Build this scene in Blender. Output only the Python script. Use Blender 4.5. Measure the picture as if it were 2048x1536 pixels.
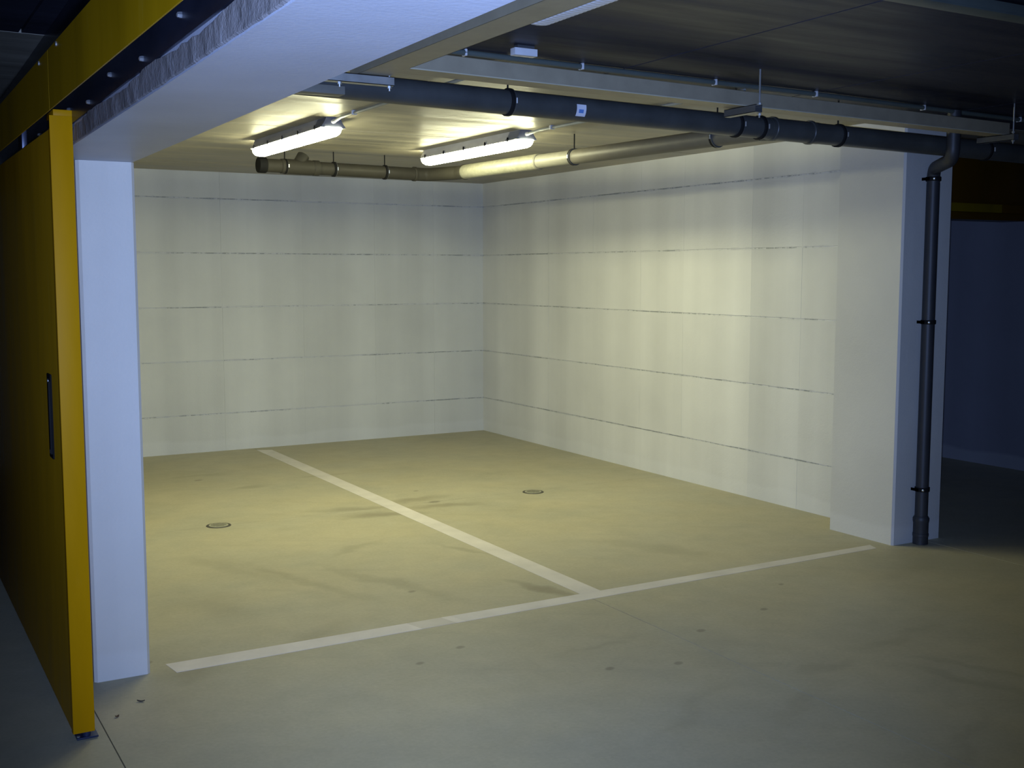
import bpy, bmesh, math, random
from mathutils import Vector, Matrix
random.seed(7)
S = bpy.context.scene
COL = S.collection
for o in list(bpy.data.objects): bpy.data.objects.remove(o)
R = math.radians

# ------------------------------------------------------------------ camera
cam = bpy.data.cameras.new('camera'); co = bpy.data.objects.new('camera', cam); COL.objects.link(co)
cam.sensor_width = 36; cam.lens = 2262.9 / 2048 * 36; cam.clip_start = .02
co.location = (0, 0, 1.7)
co.rotation_euler = (R(90 - 5.667), R(-.017), R(-30.019))
S.camera = co
# ------------------------------------------------------------------ world, flash, exposure
w = bpy.data.worlds.new('world'); S.world = w; w.use_nodes = True
w.node_tree.nodes['Background'].inputs[0].default_value = (.35, .42, .7, 1)
w.node_tree.nodes['Background'].inputs[1].default_value = .004
fl = bpy.data.lights.new('camera_flash', 'SPOT'); fo = bpy.data.objects.new('camera_flash', fl); COL.objects.link(fo)
fl.energy = 1070; fl.color = (.35, .51, 1.0); fl.shadow_soft_size = .018
fl.spot_size = R(72); fl.spot_blend = 1.0
fo.location = (.04, .05, 1.68)
fo.rotation_euler = (R(90 - 3), 0, R(-29))
LAMP_STRENGTH = 57.0
S.view_settings.view_transform = 'Standard'; S.view_settings.look = 'None'
S.view_settings.gamma = 1; S.view_settings.use_curve_mapping = False
S.view_settings.exposure = 0.0

# ------------------------------------------------------------------ material helpers
class NT:
    def __init__(s, name):
        s.m = bpy.data.materials.new(name); s.m.use_nodes = True; s.t = s.m.node_tree; s.n = s.t.nodes
        s.b = s.n['Principled BSDF']
    def add(s, typ, **k):
        n = s.n.new(typ)
        for a, v in k.items(): setattr(n, a, v)
        return n
    def link(s, a, b): s.t.links.new(a, b)
    def pos(s): return s.add('ShaderNodeNewGeometry').outputs['Position']
    def mapping(s, scale=(1, 1, 1), loc=(0, 0, 0), rot=(0, 0, 0), src=None):
        m = s.add('ShaderNodeMapping'); m.inputs['Scale'].default_value = scale
        m.inputs['Location'].default_value = loc; m.inputs['Rotation'].default_value = rot
        s.link(src or s.pos(), m.inputs['Vector']); return m.outputs[0]
    def noise(s, scale=(1, 1, 1), detail=3, rough=.55, src=None):
        n = s.add('ShaderNodeTexNoise'); n.inputs['Scale'].default_value = 1
        n.inputs['Detail'].default_value = detail; n.inputs['Roughness'].default_value = rough
        s.link(s.mapping(scale, src=src), n.inputs['Vector']); return n.outputs['Fac']
    def rng(s, v, a, b, c, d, smooth=False):
        n = s.add('ShaderNodeMapRange'); n.clamp = True
        if smooth: n.interpolation_type = 'SMOOTHSTEP'
        s.link(v, n.inputs[0])
        for i, x in enumerate((a, b, c, d)): n.inputs[i + 1].default_value = x
        return n.outputs[0]
    def math(s, op, a, b=None):
        n = s.add('ShaderNodeMath', operation=op)
        for i, x in enumerate((a, b)):
            if x is None: continue
            if isinstance(x, (int, float)): n.inputs[i].default_value = x
            else: s.link(x, n.inputs[i])
        return n.outputs[0]
    def mix(s, f, a, b, mode='MIX'):
        n = s.add('ShaderNodeMix', data_type='RGBA', blend_type=mode)
        for i, x in ((0, f), (6, a), (7, b)):
            if isinstance(x, (int, float)): n.inputs[i].default_value = x
            elif isinstance(x, tuple): n.inputs[i].default_value = (*x, 1)
            else: s.link(x, n.inputs[i])
        return n.outputs[2]
    def gray(s, v):
        n = s.add('ShaderNodeCombineColor')
        for i in range(3): s.link(v, n.inputs[i])
        return n.outputs[0]
    def color(s, c): s.link(c, s.b.inputs['Base Color'])
    def rough(s, r):
        if isinstance(r, (int, float)): s.b.inputs['Roughness'].default_value = r
        else: s.link(r, s.b.inputs['Roughness'])
    def bump(s, h, strength=.2, dist=.01):
        b = s.add('ShaderNodeBump'); b.inputs['Strength'].default_value = strength
        b.inputs['Distance'].default_value = dist
        s.link(h, b.inputs['Height']); s.link(b.outputs[0], s.b.inputs['Normal'])
    def ellipse(s, cx, cy, rx, ry, ang=0, soft=.6, warp=None):
        """mask 1 inside an ellipse lying on the floor"""
        p = s.add('ShaderNodeMapping', vector_type='TEXTURE')
        p.inputs['Location'].default_value = (cx, cy, 0); p.inputs['Rotation'].default_value = (0, 0, R(ang))
        p.inputs['Scale'].default_value = (rx, ry, 1e3)
        s.link(warp or s.pos(), p.inputs['Vector'])
        l = s.add('ShaderNodeVectorMath', operation='LENGTH'); s.link(p.outputs[0], l.inputs[0])
        return s.rng(l.outputs['Value'], 1 - soft, 1 + soft * .3, 1, 0, True)

def simple(name, col, rough=.5, metal=0, var=.12, vscale=(9, 9, 9), bump=0, spec=None):
    t = NT(name)
    n = t.noise(vscale, 4)
    t.color(t.mix(1, col, t.gray(t.rng(n, .25, .75, 1 - var, 1 + var)), 'MULTIPLY'))
    t.rough(rough); t.b.inputs['Metallic'].default_value = metal
    if spec is not None: t.b.inputs['Specular IOR Level'].default_value = spec
    if bump: t.bump(t.noise((60, 60, 60), 4), bump, .004)
    return t.m

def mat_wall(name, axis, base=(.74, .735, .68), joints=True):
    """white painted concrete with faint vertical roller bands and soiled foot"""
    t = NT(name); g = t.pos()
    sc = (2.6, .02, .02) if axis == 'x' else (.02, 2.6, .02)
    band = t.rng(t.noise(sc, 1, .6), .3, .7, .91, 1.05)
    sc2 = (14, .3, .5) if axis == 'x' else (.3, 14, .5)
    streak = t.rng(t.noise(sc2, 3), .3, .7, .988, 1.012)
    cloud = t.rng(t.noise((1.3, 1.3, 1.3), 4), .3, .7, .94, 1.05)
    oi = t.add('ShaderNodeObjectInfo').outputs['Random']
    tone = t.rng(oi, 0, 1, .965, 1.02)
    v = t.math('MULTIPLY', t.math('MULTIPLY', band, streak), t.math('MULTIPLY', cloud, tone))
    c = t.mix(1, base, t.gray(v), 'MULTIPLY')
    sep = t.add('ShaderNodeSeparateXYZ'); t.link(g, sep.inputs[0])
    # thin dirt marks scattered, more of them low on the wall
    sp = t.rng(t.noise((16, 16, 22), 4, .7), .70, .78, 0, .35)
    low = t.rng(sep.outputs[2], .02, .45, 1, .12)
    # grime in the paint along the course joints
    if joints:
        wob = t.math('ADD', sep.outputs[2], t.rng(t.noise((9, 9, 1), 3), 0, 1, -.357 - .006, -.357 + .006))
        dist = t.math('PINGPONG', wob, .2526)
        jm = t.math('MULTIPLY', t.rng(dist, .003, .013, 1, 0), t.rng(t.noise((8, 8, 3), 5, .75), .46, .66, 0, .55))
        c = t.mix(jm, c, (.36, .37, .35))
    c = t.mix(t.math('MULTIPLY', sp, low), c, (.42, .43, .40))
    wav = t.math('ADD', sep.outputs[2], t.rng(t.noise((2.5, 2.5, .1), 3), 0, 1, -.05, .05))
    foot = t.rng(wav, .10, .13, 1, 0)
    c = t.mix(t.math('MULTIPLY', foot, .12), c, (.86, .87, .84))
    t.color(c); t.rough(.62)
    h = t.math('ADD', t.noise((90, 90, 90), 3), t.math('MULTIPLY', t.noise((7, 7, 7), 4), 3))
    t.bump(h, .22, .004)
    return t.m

def mat_joint(name, base=(.68, .675, .62)):
    """the recessed joint behind the wall panels: partly clogged with paint"""
    t = NT(name)
    n = t.noise((26, 26, 5), 4, .75); n2 = t.noise((2.3, 2.3, 2.0), 3)
    f = t.rng(t.math('ADD', n, t.math('MULTIPLY', n2, .9)), .91, 1.08, 0, 1)
    t.color(t.mix(f, base, (.33, .34, .31))); t.rough(.8)
    return t.m

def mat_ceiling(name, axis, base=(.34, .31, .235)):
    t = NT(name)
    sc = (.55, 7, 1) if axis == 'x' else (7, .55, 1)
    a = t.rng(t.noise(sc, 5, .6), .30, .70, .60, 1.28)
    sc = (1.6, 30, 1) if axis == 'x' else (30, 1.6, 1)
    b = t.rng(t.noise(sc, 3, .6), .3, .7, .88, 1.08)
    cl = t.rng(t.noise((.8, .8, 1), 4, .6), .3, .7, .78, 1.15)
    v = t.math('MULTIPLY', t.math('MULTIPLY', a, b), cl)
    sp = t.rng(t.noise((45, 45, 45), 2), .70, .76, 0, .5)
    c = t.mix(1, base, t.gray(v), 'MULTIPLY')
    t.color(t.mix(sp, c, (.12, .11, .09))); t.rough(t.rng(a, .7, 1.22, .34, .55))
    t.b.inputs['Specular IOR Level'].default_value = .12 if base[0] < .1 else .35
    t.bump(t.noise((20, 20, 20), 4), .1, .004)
    return t.m

def mat_floor():
    t = NT('floor_concrete')
    warpn = t.add('ShaderNodeTexNoise'); warpn.inputs['Scale'].default_value = 4.0; warpn.inputs['Detail'].default_value = 4
    t.link(t.pos(), warpn.inputs['Vector'])
    sc = t.add('ShaderNodeVectorMath', operation='MULTIPLY_ADD')
    t.link(warpn.outputs['Color'], sc.inputs[0]); sc.inputs[1].default_value = (.26, .26, 0); sc.inputs[2].default_value = (-.13, -.13, 0)
    wp = t.add('ShaderNodeVectorMath', operation='ADD'); t.link(t.pos(), wp.inputs[0]); t.link(sc.outputs[0], wp.inputs[1])
    wp = wp.outputs[0]
    a = t.rng(t.noise((.8, .8, 1), 5, .6), .25, .75, .90, 1.09)
    b = t.rng(t.noise((6, 6, 1), 5, .65), .25, .75, .93, 1.07)
    c1 = t.rng(t.noise((55, 55, 1), 3, .6), .25, .75, .94, 1.06)
    v = t.math('MULTIPLY', t.math('MULTIPLY', a, b), c1)
    hue = t.rng(t.noise((1.7, 1.7, 1), 3), .35, .65, 0, 1)
    c = t.mix(hue, (.445, .405, .262), (.415, .39, .27))
    c = t.mix(1, c, t.gray(v), 'MULTIPLY')
    # trowel / tyre drag marks
    m1 = t.rng(t.noise((.9, 9, 1), 4, .6, src=t.mapping(rot=(0, 0, R(33)))), .56, .78, 0, .20)
    c = t.mix(m1, c, (.26, .235, .17))
    soft = [(3.12, 7.23, .36, .10, -14, .55), (3.02, 7.50, .34, .09, -10, .45), (3.62, 7.30, .36, .09, -8, .5), (3.55, 7.58, .30, .08, 12, .45),
            (3.13, 5.05, .05, .30, 18, .55), (3.16, 6.05, .05, .28, 14, .35),
            (3.53, 3.42, .22, .06, 6, .3), (3.1, 3.15, .40, .06, 24, .18), (2.75, 3.35, .5, .05, 28, .15), (3.95, 3.0, .05, .34, 20, .2), (4.1, 3.1, .04, .30, 24, .2),
            (4.15, 3.55, .35, .05, 10, .2), (2.9, 4.15, .3, .03, 5, .2), (2.45, 5.6, .07, .6, 22, .3), (2.05, 5.9, .06, .7, 20, .3), (1.8, 6.3, .08, .5, 20, .25),
            (2.6, 6.4, .3, .05, 30, .25), (1.75, 4.9, .3, .10, 30, .25), (1.5, 5.6, .2, .35, 10, .22), (2.6, 8.7, .2, .08, 0, .35), (3.3, 8.9, .25, .05, 0, .3),
            (2.4, 9.4, .25, .06, 5, .25), (1.15, 4.72, .16, .12, 10, .35), (4.2, 5.5, .10, .5, 30, .25), (3.4, 2.6, .5, .05, 30, .15), (5.2, 4.4, .5, .12, 6, .15)]
    for cx, cy, rx, ry, an, st in soft:
        c = t.mix(t.math('MULTIPLY', t.ellipse(cx, cy, rx, ry, an, .85, wp), st), c, (.20, .175, .105))
    dots = [(3.403, 4.091, .022), (2.73, 3.882, .020), (3.028, 3.788, .020), (3.64, 7.45, .04), (2.49, 5.38, .02), (2.05, 4.35, .018), (2.3, 4.45, .02),
            (3.9, 4.2, .02), (3.7, 7.9, .02), (4.3, 4.5, .015), (3.3, 7.75, .02), (2.35, 9.2, .03), (1.02, 4.95, .02)]
    for cx, cy, r in dots:
        c = t.mix(t.math('MULTIPLY', t.ellipse(cx, cy, r * 1.4, r, 20, .5), .5), c, (.15, .13, .09))
    t.color(c); t.rough(t.rng(a, .9, 1.09, .62, .50)); t.b.inputs['Specular IOR Level'].default_value = .35
    t.bump(t.noise((30, 30, 30), 5), .12, .003)
    return t.m

def mat_linepaint(name, base):
    t = NT(name)
    wear = t.rng(t.noise((14, 14, 14), 5, .7), .62, .72, 0, .35)
    c = t.mix(1, base, t.gray(t.rng(t.noise((5, 5, 5), 4), .3, .7, .9, 1.07)), 'MULTIPLY')
    t.color(t.mix(wear, c, (.42, .38, .27))); t.rough(.6); return t.m

def mat_yellow(name, base=(.50, .235, .001), scuff=.05):
    t = NT(name)
    a = t.rng(t.noise((5, 5, .7), 5, .6), .3, .7, .85, 1.12)
    c = t.mix(1, base, t.gray(a), 'MULTIPLY')
    s = t.rng(t.noise((11, 11, 2.0), 5, .75), .58, .75, 0, scuff)
    c = t.mix(s, c, (.40, .29, .05)); t.b.inputs['Specular IOR Level'].default_value = .05
    t.color(c); t.rough(t.rng(a, .85, 1.12, .38, .5)); t.bump(t.noise((3, 3, 3), 2), .05, .01)
    return t.m

def mat_soffit():
    t = NT('beam_paint')
    c = t.mix(1, (.48, .50, .56), t.gray(t.rng(t.noise((3, 3, 3), 4), .3, .7, .93, 1.06)), 'MULTIPLY')
    scr = t.rng(t.noise((26, 3.0, 26), 3, .8), .74, .765, 0, .6)
    t.color(t.mix(scr, c, (.85, .85, .85))); t.rough(.42)
    h = t.math('ADD', t.noise((70, 70, 70), 3), t.math('MULTIPLY', scr, 2)); t.bump(h, .2, .003)
    return t.m

def mat_raw():
    """bare concrete edge of the beam with lime smears"""
    t = NT('raw_concrete')
    c = t.mix(1, (.23, .21, .20), t.gray(t.rng(t.noise((6, 6, 6), 5), .3, .7, .75, 1.25)), 'MULTIPLY')
    sm = t.rng(t.noise((8, 14, 3), 5, .8), .55, .72, 0, .75)
    t.color(t.mix(sm, c, (.52, .52, .54))); t.rough(.7)
    t.bump(t.noise((25, 25, 25), 5, .7), .8, .01); return t.m

M = dict(
    cover=mat_yellow('shaded_yellow_cover_paint', (.30, .165, .002), .12), far_cover=mat_yellow('shaded_far_cover_paint', (.075, .036, .002), .0), far_band=mat_yellow('shaded_far_band_paint', (.17, .115, .003), .0),  # yellow covers: flash falloff put into the colours, far band left lighter
    wall_x=mat_wall('white_wall_paint_back', 'x', (.62, .625, .56)), wall_y=mat_wall('white_wall_paint_side', 'y', (.69, .685, .63)),
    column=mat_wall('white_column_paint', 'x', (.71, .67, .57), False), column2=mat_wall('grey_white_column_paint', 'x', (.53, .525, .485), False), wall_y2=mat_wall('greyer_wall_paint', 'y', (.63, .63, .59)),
    joint=mat_joint('clogged_joint'),
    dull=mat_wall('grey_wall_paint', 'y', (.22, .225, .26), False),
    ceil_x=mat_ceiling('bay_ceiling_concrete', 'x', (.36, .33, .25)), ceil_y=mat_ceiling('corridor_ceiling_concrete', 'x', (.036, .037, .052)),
    floor=mat_floor(), line=mat_linepaint('line_paint', (.66, .62, .55)), line2=mat_linepaint('line_paint_patch', (.72, .67, .59)),
    line3=mat_linepaint('line_paint_worn', (.60, .555, .47)),
    yellow=mat_yellow('yellow_door_paint'), yellow2=mat_yellow('yellow_face_paint', (.46, .235, .006), .22), soffit=mat_soffit(), raw=mat_raw(),
    pvc=simple('dark_pvc', (.050, .053, .050), .42, 0, .2, bump=.05), pvc2=simple('olive_grey_pvc', (.042, .039, .030), .55, 0, .1, spec=.18), grey_shaded=simple('shaded_grey_pvc', (.115, .107, .085), .5, 0, .1, spec=.25),  # last one: grey pipe darkened, blocked lamp light put into its colour
    pale=simple('pale_sleeve', (.19, .185, .14), .45, 0, .25, (30, 30, 30), .5),
    grey=simple('cream_grey_pvc', (.15, .145, .12), .45, spec=.3), downpipe=simple('downpipe_pvc', (.026, .028, .032), .5),
    rubber=simple('clamp_rubber', (.010, .010, .010), .75, spec=.12), galv=simple('galvanised_steel', (.46, .47, .45), .42, .75, .2, (14, 14, 14)),
    tray=simple('tray_steel', (.32, .28, .19), .5, .25, .12, (10, 10, 10)), edge=simple('tray_edge', (.40, .37, .26), .5), bright=simple('bright_zinc', (.78, .79, .80), .25, .9),
    dark_track=simple('dark_oiled_steel', (.035, .038, .06), .33, .5, .4, (7, 3, 7)),
    conduit=simple('grey_conduit', (.22, .235, .22), .45), darkconduit=simple('dark_green_conduit', (.075, .092, .082), .45), darkzinc=simple('dark_zinc', (.13, .135, .135), .35, .6), clip=simple('clip_plastic', (.55, .56, .57), .5),
    base=simple('lamp_body_grey', (.30, .30, .34), .5), endcap=simple('blue_grey_cap', (.10, .11, .15), .5), black=simple('black_plastic', (.008, .008, .009), .75, spec=.1),
    lens=simple('clear_ribbed_lens', (.62, .66, .74), .25, 0, .05), grate=simple('drain_metal', (.33, .32, .22), .6, 0, .2, (60, 60, 60)),
    drainrim=simple('drain_rim', (.06, .055, .04), .6), leaf=simple('dry_leaf', (.09, .045, .02), .8), debris=simple('brown_debris', (.05, .04, .03), .9),
    white=simple('sticker_white', (.62, .64, .70), .5), blue=simple('sticker_blue', (.10, .22, .50), .5), navy=simple('guide_navy', (.02, .03, .07), .4, .2),
    cap=simple('cap_concrete', (.3, .29, .27), .8),
)
def emis(name, col, st):
    m = bpy.data.materials.new(name); m.use_nodes = True; b = m.node_tree.nodes['Principled BSDF']
    b.inputs['Base Color'].default_value = (.8, .8, .8, 1); b.inputs['Emission Color'].default_value = (*col, 1); b.inputs['Emission Strength'].default_value = st
    return m
M['lit'] = emis('lit_diffuser', (1.0, .985, .61), LAMP_STRENGTH)

# ------------------------------------------------------------------ object helpers
def link(name, me, mat=None, parent=None, loc=None):
    o = bpy.data.objects.new(name, me); COL.objects.link(o)
    if mat is not None and me is not None and not me.materials: me.materials.append(M[mat])
    if parent is not None:
        o.parent = parent
        o.matrix_parent_inverse = Matrix.Translation(-Vector(parent_world(parent)))
    if loc: o.location = loc
    return o
def parent_world(p):
    v = Vector(p.location)
    return v
def mesh(name, bm, smooth=False):
    me = bpy.data.meshes.new(name); bmesh.ops.recalc_face_normals(bm, faces=bm.faces); bm.to_mesh(me); bm.free()
    if smooth:
        for p in me.polygons: p.use_smooth = True
        try: me.set_sharp_from_angle(angle=R(40))
        except Exception: pass
    return me
def tag(o, label=None, cat=None, group=None, kind=None):
    if label: o['label'] = label
    if cat: o['category'] = cat
    if group: o['group'] = group
    if kind: o['kind'] = kind
    return o
def empty(name, loc, label, cat, group=None):
    o = bpy.data.objects.new(name, None); COL.objects.link(o); o.location = loc; o.empty_display_size = .1
    return tag(o, label, cat, group)
def boxbm(bm, a, b, bev=0):
    a = Vector(a); b = Vector(b); c = (a + b) / 2; d = b - a
    r = bmesh.ops.create_cube(bm, size=1, matrix=Matrix.Translation(c) @ Matrix.Diagonal((abs(d.x), abs(d.y), abs(d.z), 1)))
    if bev:
        es = list({e for v in r['verts'] for e in v.link_edges})
        bmesh.ops.bevel(bm, geom=es, offset=bev, segments=2, affect='EDGES', profile=.6)
def box(name, a, b, mat, parent=None, bev=0):
    """mesh in world coordinates, origin moved to the box's base"""
    bm = bmesh.new(); boxbm(bm, a, b, bev)
    return put(name, bm, mat, parent, bev > 0)
def put(name, bm, mat, parent=None, smooth=False, origin=None):
    if origin is None:
        xs = [v.co for v in bm.verts]
        lo = Vector([min(v[i] for v in xs) for i in range(3)]); hi = Vector([max(v[i] for v in xs) for i in range(3)])
        origin = Vector(((lo.x + hi.x) / 2, (lo.y + hi.y) / 2, lo.z))
    bmesh.ops.translate(bm, verts=bm.verts, vec=-Vector(origin))
    me = mesh(name, bm, smooth)
    o = bpy.data.objects.new(name, me); COL.objects.link(o); me.materials.append(M[mat])
    wl = Vector(origin)
    if parent is not None:
        o.parent = parent; p = parent
        while p is not None: wl = wl - Vector(p.location); p = p.parent
    o.location = wl
    return o
def fillet(pts, rad, n=8):
    pts = [Vector(p) for p in pts]; out = [pts[0]]
    for i in range(1, len(pts) - 1):
        p, a, b = pts[i], (pts[i - 1] - pts[i]).normalized(), (pts[i + 1] - pts[i]).normalized()
        ang = a.angle(b); t = rad / math.tan(ang / 2)
        t = min(t, (pts[i - 1] - p).length * .49, (pts[i + 1] - p).length * .49)
        s, e = p + a * t, p + b * t
        for k in range(n + 1):
            u = k / n; out.append((1 - u) ** 2 * s + 2 * u * (1 - u) * p + u * u * e)
    out.append(pts[-1]); return out
def tube(bm, pts, r, seg=20, caps=True, rs=None):
    pts = [Vector(p) for p in pts]; rings = []
    d0 = (pts[1] - pts[0]).normalized(); up = Vector((0, 0, 1)) if abs(d0.z) < .9 else Vector((1, 0, 0))
    nrm = d0.cross(up).normalized()
    for i, p in enumerate(pts):
        d = ((pts[min(i + 1, len(pts) - 1)] - p).normalized() + (p - pts[max(i - 1, 0)]).normalized())
        d = d.normalized() if d.length > 1e-6 else d0
        nrm = (nrm - d * nrm.dot(d)).normalized(); bn = d.cross(nrm)
        rr = rs[i] if rs else r
        rings.append([bm.verts.new(p + (nrm * math.cos(2 * math.pi * k / seg) + bn * math.sin(2 * math.pi * k / seg)) * rr) for k in range(seg)])
    for a, b in zip(rings, rings[1:]):
        for k in range(seg): bm.faces.new((a[k], a[(k + 1) % seg], b[(k + 1) % seg], b[k]))
    if caps: bm.faces.new(rings[0]); bm.faces.new(rings[-1])
def pipe(name, pts, r, mat, parent=None, seg=20, rs=None):
    bm = bmesh.new(); tube(bm, pts, r, seg, True, rs); return put(name, bm, mat, parent, True)
def collar(name, c, axis, r, wdt, mat, parent):
    """ring sleeve with rounded lips round a pipe"""
    a = Vector(axis).normalized(); c = Vector(c); h = wdt / 2
    return pipe(name, [c - a * h, c - a * (h * .8), c + a * (h * .8), c + a * h], r, mat, parent, 24, [r * .965, r, r, r * .965])
def prism(name, poly, z0, z1, mat, parent=None):
    bm = bmesh.new(); lo = [bm.verts.new((x, y, z0)) for x, y in poly]; hi = [bm.verts.new((x, y, z1)) for x, y in poly]; n = len(poly)
    bm.faces.new(lo); bm.faces.new(hi)
    for i in range(n): bm.faces.new((lo[i], lo[(i + 1) % n], hi[(i + 1) % n], hi[i]))
    return put(name, bm, mat, parent)
def stuct(o): o['kind'] = 'structure'; return o

# ------------------------------------------------------------------ measures (metres, z up, y into the bay)
H = 2.624; YB = 10.625; XR = 5.783; YC = 4.806; XL, XLR = .778, 1.004
CX0, CX1 = 5.515, 5.951
XFAR = 8.60; XOUT = -3.0; YREAR = -3.6
COURSES = [0, .357, .862, 1.367, 1.872, 2.378, H]

# ------------------------------------------------------------------ floor
fl_ = stuct(box('floor', (XOUT, YREAR, -.20), (XFAR + .2, YB + .2, -.012), 'cap'))
def slab(x0, y0, x1, y1, gx=.0022, gy=.0018):
    box('floor_slab', (x0 + gx, y0 + gy, -.012), (x1 - gx, y1 - gy, 0), 'floor', fl_)
xs = [XOUT, .722, 3.252, 5.80, XFAR + .2]
ys = [YREAR, .2, 7.455, YB + .2]
for i in range(4):
    for j in range(3):
        x0, x1, y0, y1 = xs[i], xs[i + 1], ys[j], ys[j + 1]
        slab(x0, y0, x1, y1, gy=.0010)

# ------------------------------------------------------------------ ceiling: precast planks with open joints
ce = stuct(box('ceiling', (XOUT, YREAR, H + .03), (XFAR + .2, YB + .2, H + .25), 'cap'))
g = .005
px = [XOUT, -1.90, -.65, .60, 1.845, 3.09, 4.345, 5.575, 6.83, 8.1, XFAR + .2]
for a, b in zip(px, px[1:]):
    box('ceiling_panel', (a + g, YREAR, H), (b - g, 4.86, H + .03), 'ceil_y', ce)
for a, b in zip([4.865, 7.105, 9.87], [7.095, 9.86, YB + .2]):
    box('ceiling_panel', (XOUT, a + .003, H), (XFAR + .2, b - .003, H + .03), 'ceil_x', ce)

# ------------------------------------------------------------------ walls of panels with recessed joints
D = .006
def ragged(o, n=0): pass
def panel_wall(root, axis, plane, a0, a1, cuts, skin, sgn, skip=()):
    """axis 'x': wall runs along x at y = plane; 'y': runs along y at x = plane; skin faces sgn"""
    for ci in range(6):
        z0, z1 = COURSES[ci], COURSES[ci + 1]
        zz0 = z0 + (.0042 if ci else 0); zz1 = z1 - (.0042 if ci < 5 else 0)
        ed = [a0] + cuts + [a1]
        for k in range(len(ed) - 1):
            p, q = ed[k] + (.0004 if k else 0), ed[k + 1] - (.0004 if k < len(ed) - 2 else 0)
            e = random.uniform(0, .0016)
            bm = bmesh.new()
            # chipped upper and lower arris: subdivided box with jitter on the front edge
            n = max(2, int((q - p) / .05)); F = plane + sgn * e; B = plane - sgn * D
            fr = []
            for i in range(n + 1):
                t = p + (q - p) * i / n
                j0 = random.uniform(-.0016, .0016) if ci else 0
                j1 = random.uniform(-.0016, .0016) if ci < 5 else 0
                fr.append(((t, F, zz0 + j0), (t, F, zz1 + j1), (t, B, zz0), (t, B, zz1)))
            def V(c): return bm.verts.new(c if axis == 'x' else (c[1], c[0], c[2]))
            vs = [[V(c) for c in f] for f in fr]
            for a, b in zip(vs, vs[1:]):
                bm.faces.new((a[0], b[0], b[1], a[1])); bm.faces.new((a[2], a[3], b[3], b[2]))
                bm.faces.new((a[1], b[1], b[3], a[3])); bm.faces.new((a[0], a[2], b[2], b[0]))
            bm.faces.new((vs[0][0], vs[0][1], vs[0][3], vs[0][2])); bm.faces.new((vs[-1][0], vs[-1][2], vs[-1][3], vs[-1][1]))
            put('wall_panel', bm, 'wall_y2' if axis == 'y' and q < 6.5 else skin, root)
wb = stuct(box('wall_back', (XOUT, YB + D, 0), (XFAR + .2, YB + .2, H), 'joint'))
panel_wall(wb, 'x', YB, XLR - .2, XR, [1.38, 2.18, 2.984, 3.782, 4.54, 5.2], 'wall_x', -1)
box('wall_panel', (XOUT, YB, 0), (XLR - .2, YB + D, H), 'wall_x', wb)
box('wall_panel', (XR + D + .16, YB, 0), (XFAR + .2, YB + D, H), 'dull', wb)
wr = stuct(box('wall_right', (XR + D, 5.0, 0), (CX1 - .01, YB, H), 'joint'))
panel_wall(wr, 'y', XR, 5.0, YB, [5.92, 6.441, 7.243, 7.82, 8.542, 9.3], 'wall_y', -1)
stuct(box('wall_left', (XL + .005, YC + .45, 0), (XL + .2, YB, H), 'wall_y'))
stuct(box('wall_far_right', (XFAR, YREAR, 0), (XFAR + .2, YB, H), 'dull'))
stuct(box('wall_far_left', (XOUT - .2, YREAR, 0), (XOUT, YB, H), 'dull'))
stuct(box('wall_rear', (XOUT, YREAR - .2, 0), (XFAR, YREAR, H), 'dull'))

# ------------------------------------------------------------------ columns and beam
def column(x0, x1, y0, y1, label, z1=H, m='column'):
    c = .012; bm = bmesh.new()
    poly = [(x0 + c, y0), (x1 - c, y0), (x1, y0 + c), (x1, y1), (x0, y1), (x0, y0 + c)]
    o = prism('column', poly, 0, z1, m); return tag(o, label, 'column')
column(XL, XLR, YC, YC + .45, 'narrow white painted column behind the yellow sliding door', 2.1415)
column(CX0, CX1, YC, 5.33, 'wide white painted column with a dark downpipe on its face', H, 'column2')
# overhead beam running from the left column towards the camera
tan = (.69 - .652) / 2.5
def bx_out(y): return .700 - (4.8 - y) * .0165
def bx_in(y): return 1.004 - (4.8 - y) * .0135
bm = bmesh.new()
y0, y1 = YREAR, 4.806 + .45
pl = [(bx_out(y0), y0), (bx_in(y0), y0), (XLR, y1), (.700, y1)]
bt = tag(prism('beam', pl, 2.142, H, 'soffit'), 'long white painted beam overhead, lit blue, resting on the left column', 'beam')
# bare rough strip on the beam's outer side, below the track plate
bm = bmesh.new(); n = 160; rows = []
for i in range(n + 1):
    y = y0 + (4.95 - y0) * i / n; x = bx_out(y)
    zt = 2.205 + .006 * math.sin(y * 7) + random.uniform(-.004, .004)
    zl = 2.1425 + (random.uniform(0, .0025))
    rows.append([bm.verts.new((x - .0005, y, zl)), bm.verts.new((x - .010 + random.uniform(-.002, .002), y, zl + .006)), bm.verts.new((x - .010 + random.uniform(-.003, .002), y, zt)), bm.verts.new((x - .0005, y, zt + .004))])
for a, b in zip(rows, rows[1:]):
    for k in range(3): bm.faces.new((a[k], a[k + 1], b[k + 1], b[k]))
put('concrete_edge', bm, 'raw', bt)

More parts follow.
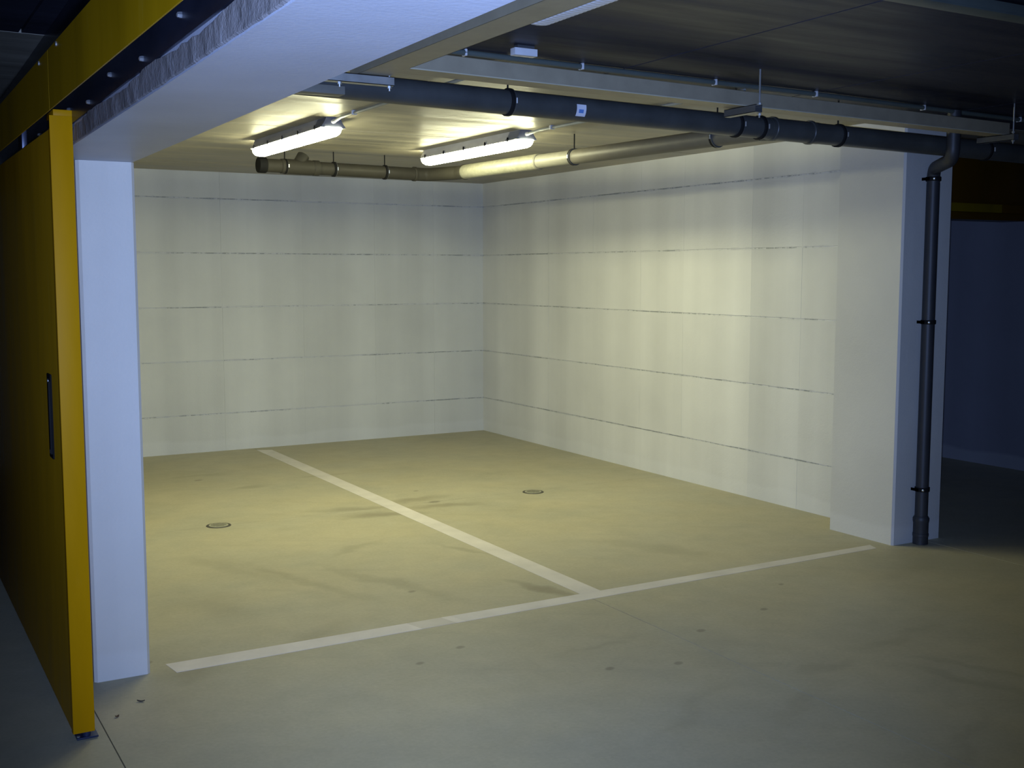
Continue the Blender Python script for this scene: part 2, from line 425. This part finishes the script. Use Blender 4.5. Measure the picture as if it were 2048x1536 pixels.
# ------------------------------------------------------------------ sliding-door track and its cover
tr = empty('door_track', (.62, 2, 2.21), 'dark bolted steel sliding-door track fixed along the side of the beam', 'rail')
bm = bmesh.new()
pl = [(bx_out(YREAR) - .013, YREAR), (bx_out(YREAR) - .001, YREAR), (bx_out(7.4), 7.4), (bx_out(7.4) - .013, 7.4)]
prism('track_plate', pl, 2.213, H - .002, 'dark_track', tr)
bm = bmesh.new()
for (a, b) in (((.555, YREAR, 2.285), (.560, 7.4, 2.345)), ((.555, YREAR, 2.342), (.615, 7.4, 2.347)), ((.555, YREAR, 2.283), (.578, 7.4, 2.288))): boxbm(bm, a, b)
put('track_channel', bm, 'dark_track', tr)
for i in range(14):
    y = .9 + .42 * i + (.03 if i % 3 == 0 else 0)
    c = Vector((bx_out(y) - .013, y, 2.235 if i % 2 else 2.262))
    pipe('bolt', [c, c - Vector((.004, 0, 0)), c - Vector((.010, 0, 0)), c - Vector((.012, 0, 0))], .007, 'bright', tr, 6, [.0075, .0075, .006, .003])
cv = empty('track_cover', (.46, 2, 2.1), 'long yellow metal cover strip hiding the door track overhead at left', 'cover')
for a, b in ((YREAR, .4), (.402, 3.15), (3.152, 7.6)):
    bm = bmesh.new()
    boxbm(bm, (.452, a, 2.113), (.455, b, 2.262)); boxbm(bm, (.455, a, 2.259), (.60, b, 2.262))
    put('cover_plate', bm, 'cover', cv)  # same yellow as the door, weaker flash painted in as a darker tone
for y in (-.5, 1.2, 2.35, 3.0, 3.3, 4.4, 5.6):
    c = Vector((.452, y, 2.252)); pipe('screw', [c, c - Vector((.003, 0, 0))], .006, 'bright', cv, 8)

# ------------------------------------------------------------------ yellow sliding fire door
DX0, DX1, DY0, DY1, DZ0, DZ1 = .604, .676, 4.218, 7.35, .030, 2.25
dr = empty('sliding_door', (.64, 5.7, 0), 'yellow metal sliding fire door seen edge-on at the left', 'door')
box('door_panel', (DX0, DY0 + .012, DZ0 + .004), (DX1, DY1, DZ1 - .06), 'yellow2', dr, .0015)
bm = bmesh.new()
boxbm(bm, (DX0 - .0015, DY0, DZ0), (DX1 + .0015, DY0 + .012, DZ1 - .015), .0018)
boxbm(bm, (DX0 - .0016, DY0 + .006, DZ0), (DX0, DY0 + .03, DZ1 - .06)); boxbm(bm, (DX1, DY0 + .006, DZ0), (DX1 + .0016, DY0 + .03, DZ1 - .06))
put('edge_profile', bm, 'yellow', dr, True)
bm = bmesh.new(); boxbm(bm, (DX0 + .012, DY0 + .004, DZ1 - .016), (DX1 + .022, DY0 + .16, DZ1 + .006), .002); put('top_cap', bm, 'yellow', dr, True)
for yy in (5.1, 6.9):
    bm = bmesh.new(); boxbm(bm, (.62, yy, DZ1 - .061), (.64, yy + .10, 2.30), .002); hg = put('hanger', bm, 'dark_track', dr, True)
    for s in (.02, .08):
        c = Vector((.617, yy + s, 2.31)); pipe('roller', [c - Vector((.014, 0, 0)), c + Vector((.018, 0, 0))], .022, 'dark_track', hg, 16)
# recessed black grip
bm = bmesh.new()
boxbm(bm, (DX0 - .006, 4.415, 1.010), (DX0 + .001, 4.500, 1.325), .004)
hd = put('handle', bm, 'black', dr, True)
box('grip_lip', (DX0 - .013, 4.417, 1.03), (DX0 - .0055, 4.424, 1.30), 'rubber', hd, .001)
bm = bmesh.new(); boxbm(bm, (DX0 - .0075, 4.44, 1.06), (DX0 - .0055, 4.485, 1.27), .001); put('grip_recess', bm, 'rubber', hd, True)
for z in (1.035, 1.298):
    c = Vector((DX0 - .006, 4.46, z)); pipe('screw', [c, c - Vector((.003, 0, 0))], .008, 'bright', hd, 10)
# floor guide: notched dark foot under the front edge
gd = empty('floor_guide', (.645, 4.23, 0), 'small dark guide block on the floor under the yellow door edge', 'door guide')
bm = bmesh.new(); boxbm(bm, (.615, 4.222, .003), (.690, 4.30, .010), .001); put('base_plate', bm, 'navy', gd, True)
bm = bmesh.new(); tube(bm, [(.652, 4.245, .009), (.652, 4.245, .0295)], .016, 16); put('roller', bm, 'navy', gd, True)
for y in (4.236, 4.285):
    bm = bmesh.new(); tube(bm, [(.622, y, .010), (.622, y, .014)], .006, 8); put('bolt', bm, 'galv', gd)

# ------------------------------------------------------------------ floor markings and drains
def strip(name, poly, mat, parent=None, z=.0012):
    return prism(name, poly, 0.0001, z, mat, parent)
fr = empty('parking_line', (3.25, 4.82, 0), 'white painted line across the front of both parking bays', 'floor marking')
def yf(x, e): return (4.890 if e else 4.762) + (x - 1.1) * (.0000 if e else .011)
segs = [(1.085, 2.235, 'line2'), (2.235, 2.42, 'line3'), (2.42, 2.47, 'line2'), (2.47, 3.225, 'line'), (3.225, 5.41, 'line')]
for a, b, m in segs:
    sk = .0
    pa = [(a + (.018 if a < 1.2 else .03), yf(a, 0)), (b + (.03 if b < 5 else -.03), yf(b, 0)), (b, yf(b, 1)), (a, yf(a, 1))]
    strip('line_section', pa, m, fr)
tag(strip('dividing_line', [(3.243, 4.8905), (3.372, 4.8905), (3.374, 10.44), (3.243, 10.50)], 'line', None, .0014), 'white painted line running back between the two parking bays', 'floor marking')

def drain(x, y, label):
    d = empty('floor_drain', (x, y, 0), label, 'drain', 'round floor drains in the bays')
    bm = bmesh.new(); tube(bm, [(x, y, .0001), (x, y, .003)], .082, 40, True, [.083, .080]); put('rim', bm, 'drainrim', d, True)
    bm = bmesh.new(); tube(bm, [(x, y, .0031), (x, y, .0055)], .064, 36, True, [.065, .063]); gr = put('cover', bm, 'grate', d, True)
    bm = bmesh.new()
    for k in range(-3, 4):
        L = math.sqrt(max(0, .052 ** 2 - (k * .015) ** 2))
        if L > .01: boxbm(bm, (x - L, y + k * .015 - .002, .0055), (x + L, y + k * .015 + .002, .0062))
    put('slot', bm, 'drainrim', gr)
drain(2.034, 7.465, 'round metal floor drain in the left bay')
drain(4.470, 7.408, 'round metal floor drain in the right bay')
# litter near the door
def leaf(x, y, a, l, wd, mat, name, label, cat):
    bm = bmesh.new(); n = 7; t = []; b = []
    for i in range(n):
        u = i / (n - 1) * 2 - 1; hw = wd * math.sqrt(max(.02, 1 - u * u)); z = .003 + .004 * u * u
        p = Vector((u * l, 0, 0)); 
        for sgn, lst in ((1, t), (-1, b)):
            v = Vector((u * l, sgn * hw, 0)); c, s = math.cos(a), math.sin(a)
            lst.append((bm.verts.new((x + v.x * c - v.y * s, y + v.x * s + v.y * c, z + .002)), bm.verts.new((x + v.x * c - v.y * s, y + v.x * s + v.y * c, z - .0015))))
    for i in range(n - 1):
        bm.faces.new((t[i][0], t[i + 1][0], b[i + 1][0], b[i][0])); bm.faces.new((t[i][1], t[i + 1][1], b[i + 1][1], b[i][1]))
        bm.faces.new((t[i][0], t[i][1], t[i + 1][1], t[i + 1][0])); bm.faces.new((b[i][0], b[i][1], b[i + 1][1], b[i + 1][0]))
    bm.faces.new((t[0][0], b[0][0], b[0][1], t[0][1])); bm.faces.new((t[-1][0], b[-1][0], b[-1][1], t[-1][1]))
    tag(put(name, bm, mat), label, cat)
leaf(.899, 4.500, -.55, .016, .0035, 'debris', 'twig', 'thin dark twig on the floor in front of the narrow column', 'twig')
leaf(.786, 4.385, .2, .008, .006, 'leaf', 'dry_leaf', 'small reddish-brown leaf scrap on the floor near the yellow door edge', 'leaf')

# ------------------------------------------------------------------ lamps
def lamp(x, y0, y1, lit, label, group):
    L = empty('strip_light', (x, (y0 + y1) / 2, H), label, 'light', group)
    ym = (y0 + y1) / 2
    bm = bmesh.new()      # body: trough profile
    prof = [(-.042, H), (-.056, H - .030), (-.077, H - .064), (.077, H - .064), (.056, H - .030), (.042, H)]
    ring = []
    for y, s in ((y0 + .012, .86), (y0 + .05, 1), (y1 - .05, 1), (y1 - .012, .86)):
        ring.append([bm.verts.new((x + px * s, y, pz)) for px, pz in prof])
    for a, b in zip(ring, ring[1:]):
        for k in range(6): bm.faces.new((a[k], a[(k + 1) % 6], b[(k + 1) % 6], b[k]))
    bm.faces.new(ring[0]); bm.faces.new(ring[-1]); put('lamp_body', bm, 'base', L, False)
    # ribbed diffuser, rounded at its ends
    bm = bmesh.new(); rings = []; n = int((y1 - y0) / .012); seg = 14; zt = H - .062
    for i in range(n + 1):
        y = y0 + (y1 - y0) * i / n; e = min(y - y0, y1 - y) / .045; s = 1 if e >= 1 else math.sqrt(max(0, 1 - (1 - e) ** 2)) * .55 + .45
        rb = .0011 if i % 2 else 0
        rg = []
        for k in range(seg + 1):
            th = math.pi * k / seg
            rg.append(bm.verts.new((x + math.copysign(abs(math.cos(th)) ** .7, math.cos(th)) * (.059 * (.75 + .25 * s) - rb), y, zt - math.sin(th) ** .8 * (.052 * s - rb))))
        rings.append(rg)
    for a, b in zip(rings, rings[1:]):
        for k in range(seg): bm.faces.new((a[k], a[k + 1], b[k + 1], b[k]))
    bm.faces.new(rings[0]); bm.faces.new(rings[-1])
    put('diffuser', bm, 'lit' if lit else 'lens', L, False)
    for t in range(5):
        y = y0 + .12 + (y1 - y0 - .24) * t / 4
        for s in (-1, 1): box('clip', (x + s * .074 - .003, y - .010, H - .070), (x + s * .074 + .005 * s + .002, y + .010, H - .042), 'clip', L)
    bm = bmesh.new(); rg = []
    for y in (y0 + .004, y0 + .15): rg.append([bm.verts.new((x + px * 1.03, y, pz + (.004 if pz < H - .05 else 0) - .002)) for px, pz in prof])
    for k in range(6): bm.faces.new((rg[0][k], rg[0][(k + 1) % 6], rg[1][(k + 1) % 6], rg[1][k]))
    bm.faces.new(rg[0]); bm.faces.new(rg[1]); put('end_cap', bm, 'endcap', L)
    # end gland on the side facing the corridor
    pipe('cable_gland', [(x, y0 + .016, H - .026), (x, y0 - .006, H - .026), (x, y0 - .03, H - .026)], .013, 'base', L, 12, [.014, .014, .011])
G = 'lit strip lights on the bay ceiling'
lamp(2.530, 6.52, 7.97, True, 'lit white strip light over the left parking bay', G)
lamp(3.850, 6.47, 7.97, True, 'lit white strip light over the right parking bay', G)
lamp(2.000, 1.85, 3.32, False, 'unlit ribbed strip light on the corridor ceiling beside the cable tray', None)
def conduit(pts, r, label, saddles, group=None, mat='conduit'):
    c = empty('conduit', pts[0], label, 'conduit', group)
    pipe('tube', fillet(pts, .08), r, mat, c, 12)
    for p, ax in saddles:
        p = Vector(p)
        if ax == 'y': box('saddle', (p.x - r - .006, p.y - .009, p.z - r - .002), (p.x + r + .006, p.y + .009, H), 'clip', c, .002)
        else: box('saddle', (p.x - .005, p.y - r - .004, p.z - r - .001), (p.x + .005, p.y + r + .004, H), 'clip', c, .002)
cz = H - .014
conduit([(2.53, 6.49, H - .026), (2.53, 6.40, cz), (2.545, 4.45, cz)], .0095, 'thin ceiling conduit running from the left strip light', [((2.532, y, cz), 'y') for y in (6.2, 5.5, 4.8)], 'lamp conduits')
conduit([(3.85, 6.44, H - .026), (3.87, 6.34, cz), (3.925, 4.45, cz)], .0095, 'thin ceiling conduit running from the right strip light', [((x, y, cz), 'y') for x, y in ((3.874, 6.2), (3.895, 5.5), (3.915, 4.8))], 'lamp conduits')
conduit([(2.13, 4.28, cz), (3.2, 4.33, cz), (4.3, 4.365, cz), (8.4, 4.60, cz)], .0125, 'grey-green conduit clipped to the corridor ceiling behind the cable tray',
        [((x, y, cz), 'x') for x, y in ((2.25, 4.29), (2.85, 4.315), (3.64, 4.345), (4.325, 4.366), (5.2, 4.42), (6.1, 4.47), (7, 4.52))], None, 'darkconduit')
# flat trunking nearer the camera
tk = empty('ceiling_trunking', (3.5, 2.64, H - .045), 'bluish flat trunking on the dark corridor ceiling at top right', 'trunking')
box('trunking_body', (1.2, 2.60, H - .04), (8.5, 2.67, H - .006), 'darkconduit', tk, .002); box('trunking_lid', (1.2, 2.597, H - .046), (8.5, 2.673, H - .039), 'darkconduit', tk, .0015)

# ------------------------------------------------------------------ cable tray with its brackets
ct = empty('cable_tray', (2.5, 4.05, 2.46), 'galvanised steel cable tray running across the corridor ceiling with a corner', 'cable tray')
TZ = 2.46
def ybk(x): return 3.955 + (x - 1.84) * .058      # slight skew of the cross run
bm = bmesh.new()
def beam_seg(p, q, z0, z1, off0, off1):
    """box between two plan points, offset range perpendicular (in y)"""
    vs = []
    for (x, y) in (p, q):
        for o in (off0, off1):
            for z in (z0, z1): vs.append(bm.verts.new((x, y + o, z)))
    a = vs
    for f in ((0, 1, 3, 2), (4, 6, 7, 5), (0, 4, 5, 1), (2, 3, 7, 6), (0, 2, 6, 4), (1, 5, 7, 3)): bm.faces.new([a[i] for i in f])
P, Q = (1.8425, ybk(1.84)), (5.62, ybk(5.62))
beam_seg(P, Q, TZ, TZ + .0022, 0, .112); beam_seg(P, Q, TZ, TZ + .066, 0, .0022); beam_seg(P, Q, TZ, TZ + .066, .110, .112)
beam_seg(P, Q, TZ + .064, TZ + .066, 0, .010); beam_seg(P, Q, TZ + .064, TZ + .066, .102, .112)
put('cross_run', bm, 'tray', ct)
bm = bmesh.new(); beam_seg(P, Q, TZ - .0012, TZ + .003, -.0016, .0035); put('bottom_edge', bm, 'edge', ct)
bm = bmesh.new(); X0, X1 = 1.715, 1.842
boxbm(bm, (X0, YREAR + .3, TZ), (X1, 4.235, TZ + .0022)); boxbm(bm, (X0, YREAR + .3, TZ), (X0 + .0022, 4.235, TZ + .066)); boxbm(bm, (X1 - .0022, YREAR + .3, TZ), (X1, 3.955, TZ + .066))
boxbm(bm, (X0, 4.233, TZ), (X1, 4.235, TZ + .066)); boxbm(bm, (X0, YREAR + .3, TZ + .064), (X0 + .010, 4.235, TZ + .066))
put('long_run', bm, 'tray', ct)
# black cable lying in the cross run
bm = bmesh.new(); tube(bm, [(1.9, ybk(1.9) + .05, TZ + .016), (5.6, ybk(5.6) + .05, TZ + .016)], .012, 10); put('cable', bm, 'black', ct, True)
def channel_bm(bm, a, b, hw=.0205, ht=.034):
    a = Vector(a); b = Vector(b); d = (b - a).normalized(); s = Vector((0, 0, 1)).cross(d).normalized()
    def bx(o0, o1, z0, z1):
        vs = [bm.verts.new(p + s * o + Vector((0, 0, z))) for p in (a, b) for o in (o0, o1) for z in (z0, z1)]
        for f in ((0, 1, 3, 2), (4, 6, 7, 5), (0, 4, 5, 1), (2, 3, 7, 6), (0, 2, 6, 4), (1, 5, 7, 3)): bm.faces.new([vs[i] for i in f])
    bx(-hw, -hw + .0025, 0, ht); bx(hw - .0025, hw, 0, ht); bx(-hw, hw, 0, .0025); bx(-hw, -hw + .009, ht - .0025, ht); bx(hw - .009, hw, ht - .0025, ht)
def bracket(a, b, rods, label, group=None, m='darkzinc'):
    br = empty('tray_bracket', ((a[0] + b[0]) / 2, (a[1] + b[1]) / 2, a[2]), label, 'bracket', group)
    bm = bmesh.new(); channel_bm(bm, a, b); put('channel', bm, m, br)
    for x, y in rods:
        rd = pipe('threaded_rod', [(x, y, a[2] - .018), (x, y, H)], .0042, 'galv', br, 8)
        for z in (a[2] - .008, a[2] + .040): pipe('nut', [(x, y, z), (x, y, z + .008)], .009, 'galv', rd, 6)
bracket((1.56, 4.17, TZ - .036), (1.865, 4.17, TZ - .036), [(1.645, 4.17), (1.853, 4.17)], 'short bright channel bracket under the tray corner beside the beam', None, 'galv')
bracket((3.60, 3.985, TZ - .036), (3.60, 4.20, TZ - .036), [(3.637, 4.066 - .045)], 'channel bracket with a long threaded rod under the middle of the cable tray', None)
bracket((5.58, 4.10, TZ - .036), (5.58, 4.34, TZ - .036), [(5.58, 4.12)], 'dark channel bracket at the right end of the cable tray', None)
# conduit fittings beside the tray bracket, next to the beam
ft = empty('cable_fitting', (1.45, 4.35, 2.44), 'grey flexible cable fitting tucked between the beam and the tray bracket', 'fitting')
pipe('flexible_tube', fillet([(1.30, 4.30, 2.40), (1.50, 4.34, 2.415), (1.60, 4.36, 2.47), (1.62, 4.36, H)], .05), .013, 'conduit', ft, 12)
box('junction_box', (1.52, 4.40, 2.415), (1.76, 4.47, 2.45), 'grey', ft, .004)
pipe('cable_tail', [(1.64, 4.435, 2.45), (1.64, 4.435, H)], .006, 'conduit', ft, 8)
# small channel piece fixed to the ceiling above the tray
sm = empty('ceiling_bracket', (2.43, 4.07, 2.58), 'small pale channel piece on the ceiling above the left of the cable tray', 'bracket')
box('channel', (2.375, 4.085, 2.583), (2.482, 4.125, 2.612), 'clip', sm, .002); box('fixing_pad', (2.39, 4.09, 2.612), (2.47, 4.12, H), 'darkzinc', sm)

# ------------------------------------------------------------------ main drain pipe along the corridor
YP, RP = 4.55, .0555
def zp(x): return 2.474 - (x - 2.0) * .0125
mp = empty('drain_pipe', (3.3, YP, 2.40), 'thick dark plastic drain pipe crossing in front of the bays under the ceiling', 'pipe')
pipe('pipe_run', [(x, YP, zp(x)) for x in (1.0 + .02, 4.18)], RP, 'pvc', mp, 28)
pipe('pipe_run', [(x, YP, zp(x)) for x in (4.52, 8.58)], RP, 'pvc', mp, 28)
def rings(par, pts, r, mat):
    for (x, wd, rr) in pts: collar('coupling', (x, YP, zp(x)), (1, 0, -.0125), rr, wd, mat, par)
# branch fitting
bf = pipe('branch_fitting', [(4.17, YP, zp(4.17)), (4.53, YP, zp(4.53))], RP + .0015, 'pvc', mp, 28)
for x in (4.205, 4.47): collar('socket_rim', (x, YP, zp(x)), (1, 0, -.0125), RP + .008, .022, 'pvc', bf)
pipe('branch_arm', fillet([(4.36, YP, zp(4.36)), (4.26, YP + .14, zp(4.3) + .006)], .02), RP * .93, 'pvc', bf, 24)
def clamp(par, c, axis, r, rod=True, bolt=(0, -1, 0)):
    """rubber lined clamp, bright bolt and a hanger rod to the ceiling"""
    c = Vector(c); a = Vector(axis).normalized()
    k = collar('clamp', c, a, r + .0075, .020, 'rubber', par)
    side = Vector((0, 0, 1)).cross(a).normalized()
    bm = bmesh.new(); 
    # zinc band on the outside, narrower than the rubber
    tube(bm, [c + a * .0085, c + a * .0135], r + .0068, 28); put('clamp_band', bm, 'darkzinc', k, True)
    b = c + a * .010 + side * (r + .012) * (1 if side.dot(Vector(bolt)) > 0 else -1)
    pipe('bolt', [b - Vector((0, 0, .012)), b + Vector((0, 0, .012))], .0045, 'galv', k, 8)
    if rod: pipe('hanger_rod', [c + Vector((0, 0, r + .008)), (c.x, c.y, H)], .0045, 'rubber', k, 8)
for x in (1.55, 2.606, 3.955, 4.115, 4.683, 5.9, 7.3): clamp(mp, (x, YP, zp(x)), (1, 0, -.0125), RP)
# sticker wrapped round the pipe
bm = bmesh.new(); cx = 2.972; w2 = .026
def wrap(bm, x0, x1, a0, a1, off, n=8):
    r = RP + off; lo = []; hi = []
    for i in range(n + 1):
        a = a0 + (a1 - a0) * i / n
        for x, l in ((x0, lo), (x1, hi)): l.append((bm.verts.new((x, YP - math.cos(a) * r, zp(x) + math.sin(a) * r)), bm.verts.new((x, YP - math.cos(a) * (r - .0006), zp(x) + math.sin(a) * (r - .0006)))))
    for i in range(n):
        bm.faces.new((lo[i][0], hi[i][0], hi[i + 1][0], lo[i + 1][0])); bm.faces.new((lo[i][1], lo[i + 1][1], hi[i + 1][1], hi[i][1]))
wrap(bm, cx - w2, cx + w2, -.75, .25, .0012); st = put('sticker', bm, 'white', mp, True); st['label'] = 'small white sticker with a blue patch'
bm = bmesh.new(); wrap(bm, cx - .014, cx + .012, -.45, -.15, .0020, 4); put('blue_patch', bm, 'blue', st, True)

# ------------------------------------------------------------------ bay pipe
bp = empty('bay_drain_pipe', (4.1, 8.3, 2.42), 'plastic drain pipe hung under the bay ceiling, bent at the far corner', 'pipe')
ZB = 2.486
A = Vector((2.655, 8.37, ZB + .008)); B = Vector((4.06, 8.44, ZB)); Cc = Vector((4.215, 8.14, ZB)); Dd = Vector((4.235, 7.0, 2.476)); Ee = Vector((4.26, YP + .14, zp(4.3) + .006))
dAB = (B - A).normalized()
pipe('pipe_run', [A + dAB * .02, B - dAB * .06], .050, 'pvc2', bp, 24)
pipe('elbow', fillet([B - dAB * .10, B + dAB * .02, Cc, Cc + (Dd - Cc).normalized() * .12], .10, 10), .0535, 'pvc2', bp, 24)
d2 = (Dd - Cc).normalized(); d3 = (Ee - Dd).normalized()
e1, e2 = Cc + d2 * .10, Dd + d3 * .05
pipe('pale_sleeve', [e1, e2], .057, 'pale', bp, 28)['label'] = 'pale insulated pipe section'
pipe('pipe_run', [e2, Dd + d3 * .50], .050, 'grey', bp, 24)['label'] = 'light grey pipe section'
pipe('pipe_run', [Dd + d3 * .50, Ee], .050, 'grey_shaded', bp, 24)  # rest of the grey pipe, its shade painted in
for c, a, rr, wd, m in ((B - dAB * .10, dAB, .058, .025, 'pvc2'), (e1, d2, .060, .02, 'pvc2'), (e2, d3, .056, .03, 'grey')): collar('coupling', c, a, rr, wd, m, bp)
collar('end_cap', A + dAB * .02, dAB, .059, .06, 'rubber', bp)
collar('inspection_tee', A + dAB * .30, dAB, .057, .26, 'pvc2', bp)
pipe('tee_branch', [A + dAB * .30, A + dAB * .36 + Vector((0, .02, .09))], .047, 'pvc2', bp, 20)
collar('coupling', A + dAB * .45, dAB, .059, .05, 'pvc2', bp)
for c, a in ((A + dAB * .20, dAB), (A + dAB * .60, dAB), (A + dAB * 1.04, dAB), (Dd + d3 * .50, d3)): clamp(bp, c, a, .050)
clamp(bp, Dd + d3 * 1.95, d3, .050)

# ------------------------------------------------------------------ downpipe on the right column
dp = empty('downpipe', (5.712, 4.758, 0), 'dark vertical downpipe clamped to the front of the wide column', 'pipe')
DXp, DYp, RD = 5.712, YC - .048, .0395
pipe('pipe_run', [(DXp, DYp, .06), (DXp, DYp, 2.235)], RD, 'downpipe', dp, 24)
pipe('offset_bend', fillet([(DXp, DYp, 2.20), (DXp, DYp, 2.325), (5.492, 4.445, 2.345), (5.492, 4.445, 2.617)], .075, 10), RD * .98, 'downpipe', dp, 24)
pipe('foot_socket', [(DXp, DYp, .002), (DXp, DYp, .135), (DXp, DYp, .15), (DXp, DYp, .165), (DXp, DYp, .18)], .046, 'downpipe', dp, 24, [.0465, .0465, .050, .050, .041])
collar('socket_rim', (DXp, DYp, .06), (0, 0, 1), .049, .02, 'downpipe', dp)
for z in (2.262, 1.392, .348):
    k = collar('pipe_clip', (DXp, DYp, z), (0, 0, 1), RD + .006, .026, 'rubber', dp)
    c = Vector((DXp, DYp, z)); u = Vector((-.70, -.72, 0)).normalized()
    pipe('screw', [c + u * (RD + .005), c + u * (RD + .010), c + u * (RD + .012)], .007, 'bright', k, 10, [.008, .008, .005])
    for s in (-1, 1): box('ear', (DXp + s * (RD + .004) - .006, DYp - .012, z - .009), (DXp + s * (RD + .004) + .010 * s + .004, DYp + .046, z + .009), 'rubber', k)

# ------------------------------------------------------------------ far opening at the right, with its own rail cover
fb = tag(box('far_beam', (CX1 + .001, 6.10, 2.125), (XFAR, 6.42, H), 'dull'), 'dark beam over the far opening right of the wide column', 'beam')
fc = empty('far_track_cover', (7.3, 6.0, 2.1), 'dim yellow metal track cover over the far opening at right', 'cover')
box('upper_panel', (CX1 + .02, 6.04, 2.240), (8.40, 6.05, 2.61), 'far_cover', fc, .001)  # yellow metal, darkness far from the flash painted in as brown
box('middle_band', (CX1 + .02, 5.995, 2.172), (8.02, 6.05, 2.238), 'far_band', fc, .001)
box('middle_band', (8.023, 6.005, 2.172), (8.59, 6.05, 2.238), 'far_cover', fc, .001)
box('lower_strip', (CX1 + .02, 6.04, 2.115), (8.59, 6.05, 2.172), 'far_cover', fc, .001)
